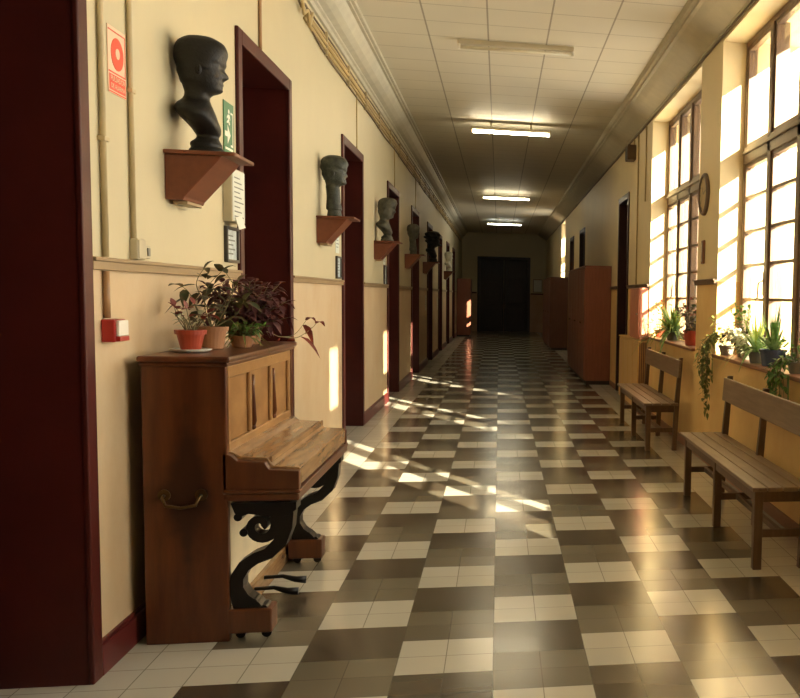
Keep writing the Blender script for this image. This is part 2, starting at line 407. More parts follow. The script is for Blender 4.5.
for a, b in DOORS_L:
    n += 1; wall_door(n, a, b, -1, DOOR_TOP, M_burg)
for a, b in DOORS_R:
    n += 1; wall_door(n, a, b, 1, 3.15, M_burg_d, 0.3)
n += 1
d = struct(thing('door_%d' % n, (0.185, Y1-0.3, 0)))
m = MB(); m.box(-1.115, -1.0, -0.22, 0.2, 0, 3.2); m.box(1.0, 1.115, -0.22, 0.2, 0, 3.2); m.box(-1.0, 1.0, -0.22, 0.2, 3.08, 3.2); m.build('casing', M_enddoor, d, bevel=0.01)
for s in (-1, 1):
    lf = MB().box(min(s*0.004, s*0.998), max(s*0.004, s*0.998), 0, 0.06, 0.006, 3.078).build('leaf', M_enddoor, d)
    p = MB()
    for z0, z1 in ((0.2, 1.0), (1.2, 2.1), (2.25, 2.95)): p.box(min(s*0.14, s*0.86), max(s*0.14, s*0.86), -0.02, 0, z0, z1)
    p.build('raised_panel', M_enddoor, lf, bevel=0.015)
    MB().tube([(s*0.06, 0, 1.15), (s*0.06, -0.07, 1.15), (s*0.06, -0.07, 1.02), (s*0.06, 0, 1.02)], 0.012).build('handle', M_brass, lf, smooth=True)

# windows: frame, four casements with glazing bars, glass, latch handles
def window(i, ya, yb, ncase=4):
    win = struct(thing('window_%d' % i, (2.22, ya, 0))); L = yb-ya
    z0, z1 = W_Z0+0.015, W_Z1; fwid = 0.055
    m = MB(); m.box(-0.035, 0.06, 0, fwid, z0, z1); m.box(-0.035, 0.06, L-fwid, L, z0, z1)
    m.box(-0.035, 0.06, fwid, L-fwid, z1-fwid, z1); m.box(-0.035, 0.06, fwid, L-fwid, z0, z0+0.05)
    m.build('frame', M_frame, win, bevel=0.006)
    m = MB(); m.box(-0.045, 0.06, fwid, L-fwid, 2.80, 2.95); m.box(-0.062, -0.045, fwid, L-fwid, 2.885, 2.915); m.build('transom', M_frame, win, bevel=0.006)
    step = (L-2*fwid)/ncase
    for k in range(1, ncase):
        y = fwid+k*step
        m = MB(); m.box(-0.045, 0.10, y-0.05, y+0.05, z0+0.05, z1-fwid); m.build('mullion', M_frame, win, bevel=0.008)
    for k in range(ncase):
        a, b = fwid+k*step+(0.05 if k else 0), fwid+(k+1)*step-(0.05 if k < ncase-1 else 0)
        m = MB(); e = 0.032
        for za, zb in ((z0+0.05, 2.80), (2.95, z1-fwid)):
            m.box(-0.028, 0.03, a, a+e, za, zb); m.box(-0.028, 0.03, b-e, b, za, zb)
            m.box(-0.028, 0.03, a+e, b-e, za, za+e); m.box(-0.028, 0.03, a+e, b-e, zb-e, zb)
        cs = m.build('casement', M_frame, win, bevel=0.004)
        m = MB()
        for z in (1.58, 1.885, 2.19, 2.50): m.box(-0.02, 0.022, a+e, b-e, z-0.013, z+0.013)
        m.build('glazing_bar', M_frame, cs)
        m = MB(); m.box(0.0, 0.004, a+e, b-e, z0+0.05+e, 2.80-e); m.box(0.0, 0.004, a+e, b-e, 2.95+e, z1-fwid-e); m.build('pane', M_glass, cs)
        if k % 2:
            m = MB(); y = a+0.02
            m.box(-0.042, -0.028, y-0.012, y+0.012, 1.62, 1.82); m.tube([(-0.045, y, 1.74), (-0.08, y, 1.72), (-0.085, y, 1.60), (-0.10, y, 1.57)], 0.008)
            m.build('latch_handle', M_steel, cs, smooth=True)
    m = MB(); m.box(1.93-2.22, -0.036, 0.002, L-0.002, W_Z0-0.02, W_Z0+0.012); m.build('sill', M_sill, win, bevel=0.008)
    return win
for i, (a, b) in enumerate(WINDOWS): window(i+1, a, b)
window(len(WINDOWS)+1, *WIN_FAR, 1)
for a, b in WINDOWS+[WIN_FAR]:
    ld = bpy.data.lights.new('sky_portal', 'AREA'); ld.shape = 'RECTANGLE'; ld.size = W_Z1-W_Z0; ld.size_y = b-a
    ld.cycles.is_portal = True
    lo = bpy.data.objects.new('sky_portal', ld); C.objects.link(lo)
    lo.location = (XRO-0.02, (a+b)/2, (W_Z0+W_Z1)/2); lo.rotation_euler = (0, math.radians(90), 0)

# mouldings
tn = [0]
def trim(m, mat, bevel=0.0):
    tn[0] += 1; return struct(m.build('trim_%d' % tn[0], mat, bevel=bevel))
def cornice(side, mat):
    x = XL if side < 0 else XR; s = -side
    prof = [(0, 3.93), (0.025, 3.93), (0.03, 3.97), (0.05, 3.98), (0.05, 4.0), (0.10, 4.02), (0.15, 4.06), (0.19, 4.12), (0.205, 4.15), (0.235, 4.15), (0.235, 4.172), (0.265, 4.172), (0.27, 4.199), (0, 4.199)]
    trim(MB().prism([(x+s*u, v) for u, v in prof], Y0, Y1-0.5), mat)
cornice(-1, M_cornice)
x = XR
prof = [(0, 3.945), (-0.03, 3.945), (-0.034, 3.965), (-0.055, 3.975), (-0.12, 4.015), (-0.20, 4.065), (-0.27, 4.115), (-0.30, 4.125), (-0.305, 4.145), (-0.335, 4.155), (-0.36, 4.199), (0, 4.199)]
trim(MB().prism([(x+u, v) for u, v in prof], Y0, Y1-0.5), M_cornice_r)
# chair rail between the doors of the long wall, and its remains on the window wall
def spans(doors, y0, y1, gap=0.062):
    y = y0
    for a, b in doors:
        if a-gap > y: yield y, a-gap
        y = b+gap
    yield y, y1
m = MB()
for a, b in spans(DOORS_L, Y0, Y1-0.5):
    m.box(XL-0.01, XL+0.022, a, b, 1.628, 1.680); m.box(XL-0.01, XL+0.032, a, b, 1.662, 1.678)
trim(m, M_rail, 0.003)
m = MB()
for a, b in ((8.655, 9.575), (4.36, 5.24), (12.725, 14.88)): m.box(XR-0.03, XR+0.01, a, b, 1.715, 1.765); m.box(XR-0.042, XR+0.01, a, b, 1.75, 1.765)
m.box(XR-0.03, XR+0.01, 16.17, 22.7, 1.715, 1.765)
trim(m, M_frame, 0.004)
m = MB()
for a, b in spans(DOORS_L, Y0, Y1-0.5):
    m.box(XL-0.01, XL+0.022, a, b, 0, 0.125); m.box(XL-0.01, XL+0.014, a, b, 0.125, 0.14)
struct(m.build('baseboard_left', M_base, bevel=0.004))
m = MB()
for a, b in spans(DOORS_R, Y0, Y1-0.5): m.box(XR-0.012, XR+0.01, a, b, 0, 0.09)
struct(m.build('baseboard_right', M_sill, bevel=0.003))
struct(MB().box(XL-0.01, -0.95, Y1-0.53, Y1-0.49, 1.62, 1.68).box(1.32, XR+0.01, Y1-0.53, Y1-0.49, 1.62, 1.68).build('trim_9', M_burg))

# ------------------------------------------------------------------ ceiling lamps
def lamp(y, tube_mat, rods, label, drop):
    t = thing('ceiling_lamp', (0.155, y, ZC), label, 'lamp', 'fluorescent ceiling lamps'); z = -drop
    MB().box(-0.60, 0.60, -0.035, 0.035, z-0.045, z).build('housing', M_lampw, t, bevel=0.006)
    m = MB(); m.tube([(-0.575, 0, z-0.075), (0.575, 0, z-0.075)], 0.017, 12); m.build('tube', tube_mat, t, smooth=True)
    for a in (-0.60, 0.575): MB().box(a, a+0.025, -0.025, 0.025, z-0.098, z-0.045).build('lamp_holder', M_white, t, bevel=0.003)
    if rods:
        for xx in (-0.3, 0.3): MB().tube([(xx, 0, 0), (xx, 0, z)], 0.012).build('rod', M_lampw, t, smooth=True)
lamp(10.45, M_tube_off, False, 'unlit ceiling lamp mounted flush to the panels, the one closest overhead', 0.0)
lamp(15.15, M_tube, True, 'lit fluorescent lamp on two short rods, next after the unlit lamp', 0.09)
lamp(25.6, M_tube, True, 'lit fluorescent lamp on two short rods, second lit one down the corridor', 0.06)
lamp(34.9, M_tube_c, True, 'cool white lit lamp at the dark end of the corridor', 0.06)

# ------------------------------------------------------------------ upright piano (world-aligned, parts in room coordinates)
P = thing('upright_piano', (0, 0, 0), 'old brown upright piano with carved black scroll legs against the cream wall', 'piano')
YA, YB, PF, PBK, PT = 4.46, 5.84, -1.165, XL+0.065, 1.245
MB().box(PBK, PF, YA, YA+0.045, 0.0, PT).build('side_panel', M_pside, P, bevel=0.006)
MB().box(PBK, PF, YB-0.045, YB, 0.0, PT).build('side_panel', M_pside, P, bevel=0.006)
lid = MB().box(PBK-0.01, PF+0.022, YA-0.022, YB+0.022, PT, PT+0.026).build('lid', M_pside, P, bevel=0.009)
MB().box(PBK-0.005, PF+0.010, YA-0.01, YB+0.01, PT-0.018, PT).build('lid_moulding', M_pside, lid, bevel=0.006)
m = MB(); fx = PF-0.02
m.box(fx-0.02, fx, YA+0.045, YB-0.045, 0.82, PT-0.018); up = m.build('front_panel', M_front, P)
w3 = (YB-YA-0.09)
m = MB()
for k in range(4):
    y = YA+0.045 + w3*k/3
    m.box(fx, fx+0.016, max(YA+0.045, y-0.045), min(YB-0.045, y+0.045), 0.84, PT-0.018)
m.box(fx, fx+0.0175, YA+0.05, YB-0.05, PT-0.075, PT-0.018); m.box(fx, fx+0.0175, YA+0.05, YB-0.05, 0.835, 0.885)
m.build('panel_frame', M_front, up, bevel=0.006)
m = MB()
for k in range(1, 3):
    for dy in (0.0,):
        y = YA+0.045 + w3*k/3 + dy
        m = MB(); m.tube([(fx+0.016, y, 0.90), (fx+0.022, y, 0.93), (fx+0.018, y, 1.10), (fx+0.018, y, PT-0.09)], [0.010, 0.013, 0.007, 0.008], 10); m.ball((fx+0.018, y, 0.90), 0.014); m.build('turned_column', M_pside, up, smooth=True)

# key bed with cheeks and closed fallboard
MB().box(PF-0.02, -0.868, YA+0.0, YB-0.0, 0.632, 0.665).build('key_bed', M_pside, P, bevel=0.007)
MB().box(PF-0.02, -0.862, YA-0.006, YB+0.006, 0.665, 0.682).build('key_bed_moulding', M_pside, P, bevel=0.007)
prof = [(PF-0.02, 0.682), (-0.868, 0.682), (-0.868, 0.765), (-0.992, 0.772), (-1.0, 0.785), (-1.01, 0.805), (-1.125, 0.812), (-1.15, 0.835), (PF-0.02, 0.85)]
for a, b in ((YA, YA+0.05), (YB-0.05, YB)): MB().prism(prof, a, b).build('cheek', M_pside, P, bevel=0.004)
prof = [(PF-0.02, 0.69), (-0.872, 0.69), (-0.872, 0.775), (-0.985, 0.782), (-0.998, 0.80), (-1.01, 0.818), (-1.12, 0.825), (-1.145, 0.84), (PF-0.02, 0.85)]
MB().prism(prof, YA+0.05, YB-0.05).build('fallboard', M_lid, P, bevel=0.005)
MB().box(-1.0, -0.99, YA+0.06, YB-0.06, 0.796, 0.824).build('fallboard_moulding', M_lid, P, bevel=0.004)
MB().box(PF-0.06, PF-0.045, YA+0.045, YB-0.045, 0.10, 0.632).build('lower_panel', M_cream, P)
MB().box(PF-0.08, PF-0.02, YA+0.045, YB-0.045, 0.0, 0.10).build('plinth', M_lid, P, bevel=0.005)
def zp(zx, zy): return (-1.111+(220+zx/3.68-243)*0.0042, 0.615-(460+zy/3.68-503)*0.00453)
def piano_leg(y):
    a, b = y-0.045, y+0.045
    m = MB()
    path = [zp(*q) for q in ((215,150),(238,200),(240,245),(222,300),(180,340),(130,358),(90,385),(64,425),(60,465),(74,505),(100,540),(112,575))]
    m.ribbon(path, [0.11,0.085,0.066,0.058,0.054,0.052,0.053,0.056,0.062,0.078,0.11,0.145], a, b)
    sp = []; ws = []
    for k in range(26):
        t = k/25; ang = math.radians(40 - 430*t); r = (62*(1-t)+10*t)
        sp.append(zp(150+r*1.0*math.cos(ang), 232+r*0.95*-math.sin(ang)+8)); ws.append(0.046*(1-t)+0.026*t)
    m.ribbon(sp, ws, a+0.006, b-0.006)
    m.prism([zp(*q) for q in ((45,152),(285,152),(285,178),(255,200),(200,205),(110,192),(85,200),(60,190))], a-0.004, b+0.004)
    for q in ((90,262),(70,205),(122,520),(160,545)): 
        c = zp(*q); m.lathe([(0.018, a+0.002), (0.018, b-0.002)], (c[0], 0, c[1]), 12, 'y')
    lg = m.build('leg', M_pblack, P, bevel=0.006)
    MB().box(-1.172, -0.988, y-0.06, y+0.06, 0.035, 0.145).build('leg_block', M_pside, lg, bevel=0.008)
    for xx in (-1.13, -1.02): MB().lathe([(0.022, -0.014), (0.022, 0.014)], (xx, y, 0.022), 12, 'y').box(xx-0.006, xx+0.006, y-0.016, y+0.016, 0.02, 0.038).build('caster', M_pblack, lg)
piano_leg(YA+0.06); piano_leg(YB-0.085)
for dy in (-0.10, 0.10):
    m = MB(); y = (YA+YB)/2+dy-0.05
    m.tube([(PF-0.03, y, 0.075), (PF+0.07, y, 0.08), (PF+0.13, y, 0.062), (PF+0.185, y, 0.058)], [0.010, 0.010, 0.016, 0.020], 10); m.build('pedal', M_pblack, P, smooth=True)
m = MB(); hx = -1.345
m.tube([(hx-0.075, YA, 0.665), (hx-0.075, YA-0.03, 0.66), (hx-0.06, YA-0.036, 0.625), (hx, YA-0.036, 0.615), (hx+0.06, YA-0.036, 0.625), (hx+0.075, YA-0.03, 0.66), (hx+0.075, YA, 0.665)], 0.007)
hd = m.build('carry_handle', M_brass, P, smooth=True)
for dx in (-0.075, 0.075): MB().lathe([(0.026, -0.006), (0.026, 0)], (hx+dx, YA, 0.665), 16, 'y').build('handle_plate', M_brass, hd)

# ------------------------------------------------------------------ busts on wall brackets
SHELF_Y = [5.02, 8.89, 12.80, 16.85, 20.75, 28.45]
sh_lab = ['orange brown wooden wedge bracket under the dark bust above the piano', 'wooden wedge bracket under the bearded green bust by the second dark doorway',
          'wooden wedge bracket under the grey green bust with cut-off shoulders', 'small wooden bracket under the slender long-necked grey bust',
          'wooden bracket under the black bushy-haired bust', 'wooden bracket under the white plaster bust, farthest along the wall']
proto = thing('bust_bracket', (XL, SHELF_Y[0], 2.2))
MB().prism([(0, 0), (0.255, 0), (0.24, -0.02), (0.085, -0.2), (0.08, -0.215), (0, -0.215)], 0, 0.33).build('wedge', M_shelf, proto, bevel=0.004)
MB().box(0.0, 0.32, -0.02, 0.35, 0, 0.02).build('top_board', M_shelf, proto, bevel=0.006)
MB().box(0.02, 0.085, 0.05, 0.28, -0.232, -0.2155).build('foot_strip', M_rail, proto, bevel=0.003)
for i, y in enumerate(SHELF_Y):
    o = proto if i == 0 else copy_tree(proto)
    o.location = (XL, y, 2.2); tag(o, sh_lab[i], 'shelf', 'bust brackets along the cream wall')

YOUNG = [(.560,-.035,.000,.022),(.553,-.090,.030,.058),(.530,-.122,.070,.083),(.500,-.134,.083,.094),(.465,-.138,.084,.099),(.440,-.134,.082,.098),(.425,-.131,.074,.096),(.408,-.126,.074,.094),
    (.390,-.126,.075,.091),(.372,-.120,.074,.087),(.355,-.116,.068,.082),(.340,-.113,.066,.077),(.326,-.110,.062,.071),(.312,-.106,.064,.062),(.300,-.102,.054,.057),(.290,-.101,.025,.056),
    (.275,-.103,.010,.057),(.258,-.112,.010,.062),(.240,-.135,.016,.088),(.222,-.146,.024,.118),(.200,-.142,.033,.134),(.175,-.120,.041,.132),(.150,-.095,.050,.115),(.125,-.073,.058,.088),
    (.102,-.058,.056,.060),(.088,-.050,.046,.050),(.074,-.058,.048,.054),(.060,-.078,.056,.066),(.048,-.082,.062,.072),(.034,-.076,.060,.068),(.022,-.088,.076,.082),(.000,-.088,.076,.082)]
def bust_mesh(prof, seg=40, hairy=0.0, beard=0.0, curls=9, nose=1.0, seed=1):
    r = random.Random(seed); m = MB(); rings = []
    # refine the profile with smooth interpolation
    P2 = []
    for a, b in zip(prof, prof[1:]):
        for t in (0, 0.5): P2.append(tuple(u*(1-t)+v*t for u, v in zip(a, b)))
    P2.append(prof[-1])
    for z, xb, xf, wd in P2:
        cx = (xb+xf)/2; rx = (xf-xb)/2; ring = []
        for k in range(seg):
            a = 2*math.pi*k/seg; c, s_ = math.cos(a), math.sin(a)
            e = 0.88
            x = cx + rx*math.copysign(abs(c)**e, c); y = wd*math.copysign(abs(s_)**e, s_)
            ad = min(a, 2*math.pi-a)
            if z > 0.295:
                h = (z-0.30)/0.26
                g = lambda zc, sz, aw, amp: amp*math.exp(-((z-zc)/sz)**2)*math.exp(-(ad/aw)**2)
                x += nose*(g(.385, .016, .17, .020) + g(.372, .008, .24, .014)) + g(.428, .010, .55, .008)
                x += g(.340, .005, .35, .007) + g(.327, .005, .33, .006) + g(.308, .010, .3, .006)
                for sa in (0.42, -0.42):
                    aa = a if a < math.pi else a-2*math.pi
                    x -= 0.012*math.exp(-((z-.408)/.010)**2)*math.exp(-((aa-sa)/.17)**2)
                    x += 0.006*math.exp(-((z-.408)/.006)**2)*math.exp(-((aa-sa)/.10)**2)
                hl = max(0, min(1, (z-(0.462-0.07*max(0, min(1, (ad-0.6)/0.7))))/0.008)) if ad < 1.7 else (1 if z > 0.335 else 0)
                if hl:
                    q = 1 + hl*(0.07 + hairy*(0.5+0.5*math.sin(curls*a+40*z))*(0.5+0.5*math.sin(95*z+3*a)))
                    x = cx+(x-cx)*q; y *= q
            if beard and .24 < z < .36 and ad < 1.25:
                q = beard*math.exp(-((z-.305)/.035)**2)*(math.cos(ad*1.2)*0.6+0.4)*(0.8+0.3*math.sin(14*a)*math.sin(120*z))
                x += q*c*1.2; y += q*s_*0.8
            ring.append(m.bm.verts.new((x, y, z)))
        rings.append(ring)
    for a, b in zip(rings, rings[1:]):
        for k in range(seg): m.bm.faces.new((a[k], b[k], b[(k+1)%seg], a[(k+1)%seg]))
    m.bm.faces.new(rings[0]); m.bm.faces.new(rings[-1][::-1])
    for s_ in (-1, 1):   # ears
        m.ball((-0.035, s_*0.092, 0.392), 0.03, 10, (0.62, 0.35, 1.0)); m.ball((-0.03, s_*0.100, 0.392), 0.014, 8, (0.7, 0.5, 1.2))
    return m
def vary(prof, head=1.0, sh_w=1.0, sh_back=0.0, neck=0.0, lean=0.0):
    out = []
    for z, xb, xf, wd in prof:
        if .105 < z < .25: wd *= sh_w; xb = max(xb, -0.07) if sh_back else xb
        if .25 <= z < .295: xb -= neck; xf += neck; wd += neck
        if z >= .295: xf *= head if xf > 0 else 1; wd *= head
        t = max(0, z-0.28)*lean
        out.append((z, xb+t, xf+t, wd))
    return out
# neck-column type: the head stands on a straight round neck
HERM = [q for q in YOUNG if q[0] > .27] + [(.255,-.100,.020,.060),(.22,-.096,.022,.058),(.18,-.094,.024,.058),(.14,-.096,.028,.060),(.10,-.10,.035,.066),(.07,-.10,.04,.070),(.062,-.085,.03,.060),(.03,-.09,.035,.064),(.0,-.095,.04,.068)]
busts = [
 ('bust_statue', YOUNG, dict(hairy=0.02), M_bronze, 1.02, 0.22, 'dark bronze bust of a short-haired young man in profile, above the piano'),
 ('bust_statue', HERM, dict(hairy=0.09, beard=0.012, nose=0.7), M_green_br, 0.97, 0.12, 'green patinated bust of a curly bearded head on a straight neck'),
 ('bust_statue', vary(YOUNG, sh_w=1.12, lean=0.12), dict(hairy=0.08, beard=0.0, nose=0.8), M_grey_br, 1.0, 0.0, 'grey green bust with broad cut-off shoulders, head bowed forward'),
 ('bust_statue', vary(HERM, head=0.92), dict(hairy=0.05), M_grey_br, 0.92, 0.0, 'slender grey bust with a small head on a long neck'),
 ('bust_statue', vary(YOUNG, head=1.15, sh_w=1.1), dict(hairy=0.42, beard=0.07), M_black_br, 1.16, 0.1, 'black bust with bushy hair and full beard'),
 ('bust_statue', vary(YOUNG, sh_w=1.2), dict(hairy=0.06), M_white_pl, 1.0, 0.1, 'white plaster bust, farthest along the wall'),
]
for (nm, prof, kw, mat, sc, rz, lab), y in zip(busts, SHELF_Y):
    b = bust_mesh(prof, seed=3, **kw).build(nm, mat, smooth=True, sub=1)
    b.location = (XL+(0.21 if 'black' in lab else 0.152), y+0.165, 2.2205); b.scale = (sc, sc, sc); b.rotation_euler = (0, 0, rz)
    tag(b, lab, 'bust', 'portrait busts on wall brackets')

# ------------------------------------------------------------------ wall fittings on the long wall
WX = XL+0.0005
def conduit(pts, r, mat, label, clips=()):
    t = thing('conduit_pipe', (0, 0, 0), label, 'pipe', 'conduits on the cream wall')
    MB().tube(pts, r, 10).build('pipe', mat, t, smooth=True)
    for p in clips: MB().box(p[0]-r-0.002, p[0]+r+0.004, p[1]-r-0.012, p[1]+r+0.012, p[2]-0.01, p[2]+0.01).build('clip', mat, t, bevel=0.003)
    return t
def up(x, y, z0, z1): return [(x, y, z0), (x, y, (z0+z1)/2), (x, y, z1)]
conduit(up(XL+0.014, 4.262, 1.682, 3.9), 0.012, M_conduit, 'cream vertical conduit between the dark doorway and the red sign', [(XL+0.014, 4.262, 2.15), (XL+0.014, 4.262, 3.2)])
conduit(up(XL+0.014, 4.262, 1.435, 1.625), 0.013, M_conduit_b, 'short brown conduit from the chair rail down to the red call point')
conduit(up(XL+0.013, 4.572, 1.775, 3.9), 0.011, M_conduit, 'cream vertical conduit ending in the grey junction box', [(XL+0.013, 4.572, 2.4), (XL+0.013, 4.572, 3.3)])
conduit(up(XL+0.012, 6.89, 3.14, 3.9), 0.011, M_conduit_b, 'brown conduit running up from the top of the doorway behind the piano', [(XL+0.012, 6.89, 3.5)])
for y, lab in ((11.3, 'thin wire conduit rising above the second dark doorway'), (15.2, 'thin wire conduit rising above the third dark doorway'), (18.9, 'thin wire conduit rising above the fourth dark doorway')):
    conduit(up(XL+0.007, y, 3.14, 3.9), 0.006, M_cable_l, lab)
t = thing('cable_bundle', (0, 0, 0), 'bundle of ochre and dark cables clipped along the wall below the cornice', 'cable')
for k, (z, mat, r) in enumerate(((3.70, M_cable, 0.009), (3.745, M_cable_l, 0.013), (3.79, M_cable_l, 0.016), (3.835, M_cable_l, 0.010), (3.875, M_cable, 0.008))):
    ys = [8.3+1.4*i+0.06*k for i in range(24)]
    pts = [(XL+r+0.002, y, z + 0.012*math.sin(y*1.7+k)) for y in ys]
    if k == 0: pts = [(XL+0.02, 8.0, 3.84), (XL+0.03, 8.15, 3.78), (XL+0.02, 8.35, 3.86), (XL+0.02, 8.55, 3.84), (XL+0.012, 8.7, 3.74), (XL+0.012, 9.1, 3.70)] + pts[1:]
    MB().tube(pts, r, 8).build('cable', mat, t, smooth=True)
for i in range(24): MB().box(XL+0.001, XL+0.034, 9.3+1.3*i, 9.33+1.3*i, 3.685, 3.89).build('cable_clip', M_conduit, t)
t = thing('cable_loop', (0, 0, 0), 'tangled loop of ochre cable hanging where the wall bundle begins', 'cable')
m = MB()
for k in range(3):
    m.tube([(XL+0.03+0.01*k, 7.78, 3.80), (XL+0.05, 7.95, 3.88-0.02*k), (XL+0.05, 8.1, 3.80), (XL+0.04, 8.2, 3.74+0.01*k), (XL+0.05, 8.32, 3.80), (XL+0.04, 8.45, 3.72), (XL+0.03, 8.55, 3.78+0.02*k), (XL+0.03, 8.62, 3.86)], 0.012, 8)
m.build('cable', M_cable_l, t, smooth=True)
conduit([(XL+0.010, 6.95, 3.72), (XL+0.010, 7.3, 3.73), (XL+0.010, 7.62, 3.71), (XL+0.02, 7.74, 3.76)], 0.009, M_cable, 'dark cable joining the tangled loop high on the wall')

t = thing('junction_box', (WX, 4.60, 1.728), 'small grey junction box standing on the chair rail under the conduit', 'junction box')
MB().box(0, 0.034, -0.045, 0.045, -0.046, 0.046).build('box_body', M_boxg, t, bevel=0.005); MB().box(0.034, 0.038, -0.04, 0.04, -0.04, 0.04).build('box_cover', M_boxg, t, bevel=0.003)
t = thing('light_switch', (WX, 4.745, 1.722), 'tiny grey socket beside the junction box', 'switch')
MB().box(0, 0.012, -0.03, 0.03, -0.03, 0.03).build('switch_plate', M_boxg, t, bevel=0.003); MB().box(0.012, 0.018, -0.014, 0.014, -0.018, 0.018).build('rocker', M_potgrey, t, bevel=0.002)
t = thing('alarm_call_point', (WX, 4.29, 1.385), 'red fire alarm call point with white front, on the wall below the brown conduit', 'alarm')
MB().box(0, 0.052, -0.06, 0.06, -0.046, 0.046).build('housing', M_red, t, bevel=0.006)
MB().box(0.052, 0.066, -0.052, 0.048, -0.022, 0.042).build('front_plate', M_white, t, bevel=0.004)
MB().box(0.052, 0.068, -0.052, 0.048, -0.042, -0.023).build('test_strip', M_red, t, bevel=0.002)

def text(body, size, loc, mat, parent, name='lettering'):
    cu = bpy.data.curves.new(name, 'FONT'); cu.body = body; cu.size = size; cu.align_x = 'CENTER'; cu.align_y = 'CENTER'; cu.extrude = 0.0006
    cu.materials.append(mat); tmp = bpy.data.objects.new('tmp', cu); me = bpy.data.meshes.new_from_object(tmp); bpy.data.objects.remove(tmp); me.materials.clear(); me.materials.append(mat)
    o = bpy.data.objects.new(name, me); C.objects.link(o); o.parent = parent
    o.location = loc; o.rotation_euler = (math.radians(90), 0, math.radians(90)); return o
t = thing('fire_alarm_sign', (WX+0.001, 4.452, 2.49), 'red and white fire sign with ring symbol high on the wall between conduits', 'sign')
MB().box(0, 0.003, -0.095, 0.095, -0.135, 0.135).build('plate', M_signw, t)
m = MB(); m.lathe([(0.066, 0.003), (0.066, 0.0045)], (0, 0.002, 0.032), 32, 'x'); m.build('ring_symbol', M_signr, t)
m = MB(); m.lathe([(0.022, 0.0045), (0.022, 0.006)], (0, 0.002, 0.034), 24, 'x'); m.build('ring_centre', M_signw, t)
m = MB(); m.box(0.003, 0.0042, -0.09, 0.09, 0.116, 0.121); m.box(0.003, 0.0042, 0.083, 0.088, -0.05, 0.116); m.box(0.003, 0.0042, -0.09, 0.09, -0.052, -0.046); m.box(0.003, 0.0042, -0.09, 0.09, -0.132, -0.127); m.build('border_line', M_signr, t)
MB().box(0.003, 0.004, -0.085, 0.085, -0.122, -0.058).build('text_panel', M_signr, t)
text('PULSADOR', 0.030, (0.0048, 0, -0.075), M_signw, t); text('DE ALARMA', 0.027, (0.0048, 0, -0.105), M_signw, t)

t = thing('exit_sign', (WX+0.001, 6.13, 2.50), 'green emergency exit sign with white pictogram behind the dark bust', 'sign')
MB().box(0, 0.004, -0.105, 0.105, -0.15, 0.15).build('plate', M_signg, t)
m = MB()
m.box(0.004, 0.0052, -0.08, 0.08, -0.125, -0.112)
m.prism([(-0.085, -0.05), (-0.03, -0.05), (-0.03, -0.09), (0.03, -0.035), (-0.03, 0.02), (-0.03, -0.02), (-0.085, -0.02)], 0.004, 0.0052, 'x')
m.prism([(0.035, -0.10), (0.085, -0.10), (0.085, 0.10), (0.035, 0.10), (0.035, 0.088), (0.073, 0.088), (0.073, -0.088), (0.035, -0.088)], 0.004, 0.0052, 'x')
m.lathe([(0.014, 0.004), (0.014, 0.0052)], (0, 0.0, 0.098), 16, 'x')
m.prism([(-0.02, 0.08), (0.015, 0.08), (0.028, 0.055), (0.02, 0.05), (0.008, 0.066), (0.006, 0.045), (0.022, 0.028), (0.008, 0.02), (-0.012, 0.035), (-0.045, 0.026), (-0.047, 0.036), (-0.016, 0.05), (-0.018, 0.066), (-0.04, 0.052), (-0.045, 0.06)], 0.004, 0.0052, 'x')
m.build('pictogram', M_white, t)
t = thing('notice_case', (WX, 6.14, 2.11), 'white sheet in a shallow grey wall case above the small framed notice', 'notice')
MB().box(0, 0.05, -0.14, 0.14, -0.155, 0.155).build('case', M_boxg, t, bevel=0.004); MB().box(0.05, 0.053, -0.13, 0.13, -0.148, 0.148).build('sheet', M_paper, t)
m = MB()
for k in range(9): m.box(0.053, 0.0536, -0.10, 0.06+0.04*((k*7)%3-1), 0.10-0.028*k, 0.107-0.028*k)
m.build('printed_lines', M_ink, t)
MB().bar((0.056, -0.03, -0.12), (0.075, -0.02, -0.19), 0.14, 0.003, (1, 0, 0)).build('tilted_card', M_white, t)
def framed(y, z, hy, hz, label, mat=None):
    t = thing('framed_notice', (WX, y, z), label, 'picture frame', 'small framed notices beside the doorways')
    m = MB(); e = 0.018
    m.box(0, 0.022, -hy, -hy+e, -hz, hz); m.box(0, 0.022, hy-e, hy, -hz, hz); m.box(0, 0.022, -hy+e, hy-e, hz-e, hz); m.box(0, 0.022, -hy+e, hy-e, -hz, -hz+e)
    m.build('frame', M_fr_dark, t, bevel=0.003); MB().box(0, 0.008, -hy+e, hy-e, -hz+e, hz-e).build('print', mat or M_paperb, t)
    m = MB()
    for k in range(5): m.box(0.008, 0.0086, -hy*0.6, hy*(0.6 if k % 2 else 0.3), hz*(0.5-0.25*k)-0.004, hz*(0.5-0.25*k)+0.004)
    m.build('printed_lines', M_ink, t)
framed(6.14, 1.825, 0.13, 0.105, 'small dark framed notice above the chair rail behind the piano plants')
framed(10.0, 1.80, 0.13, 0.11, 'dark framed notice under the bearded bust bracket, beside the second doorway')
framed(13.95, 1.80, 0.13, 0.14, 'dark framed notice beside the third doorway')
def notice(y, z, hy, hz, label):
    t = thing('paper_notice', (WX, y, z), label, 'notice', 'paper notices on the long wall')
    MB().box(0, 0.004, -hy, hy, -hz, hz).build('sheet', M_paper, t)
    m = MB()
    for k in range(5): m.box(0.004, 0.0046, -hy*0.7, hy*(0.7 if k % 2 else 0.4), hz*(0.6-0.28*k)-0.004, hz*(0.6-0.28*k)+0.004)
    m.build('printed_lines', M_ink, t)
notice(9.98, 2.06, 0.11, 0.12, 'white paper notice pinned above the framed notice by the second doorway')
notice(13.9, 2.05, 0.12, 0.10, 'white paper notice under the bowed bust bracket')
notice(21.6, 1.36, 0.14, 0.16, 'white notice hung below the chair rail beside the fifth doorway')
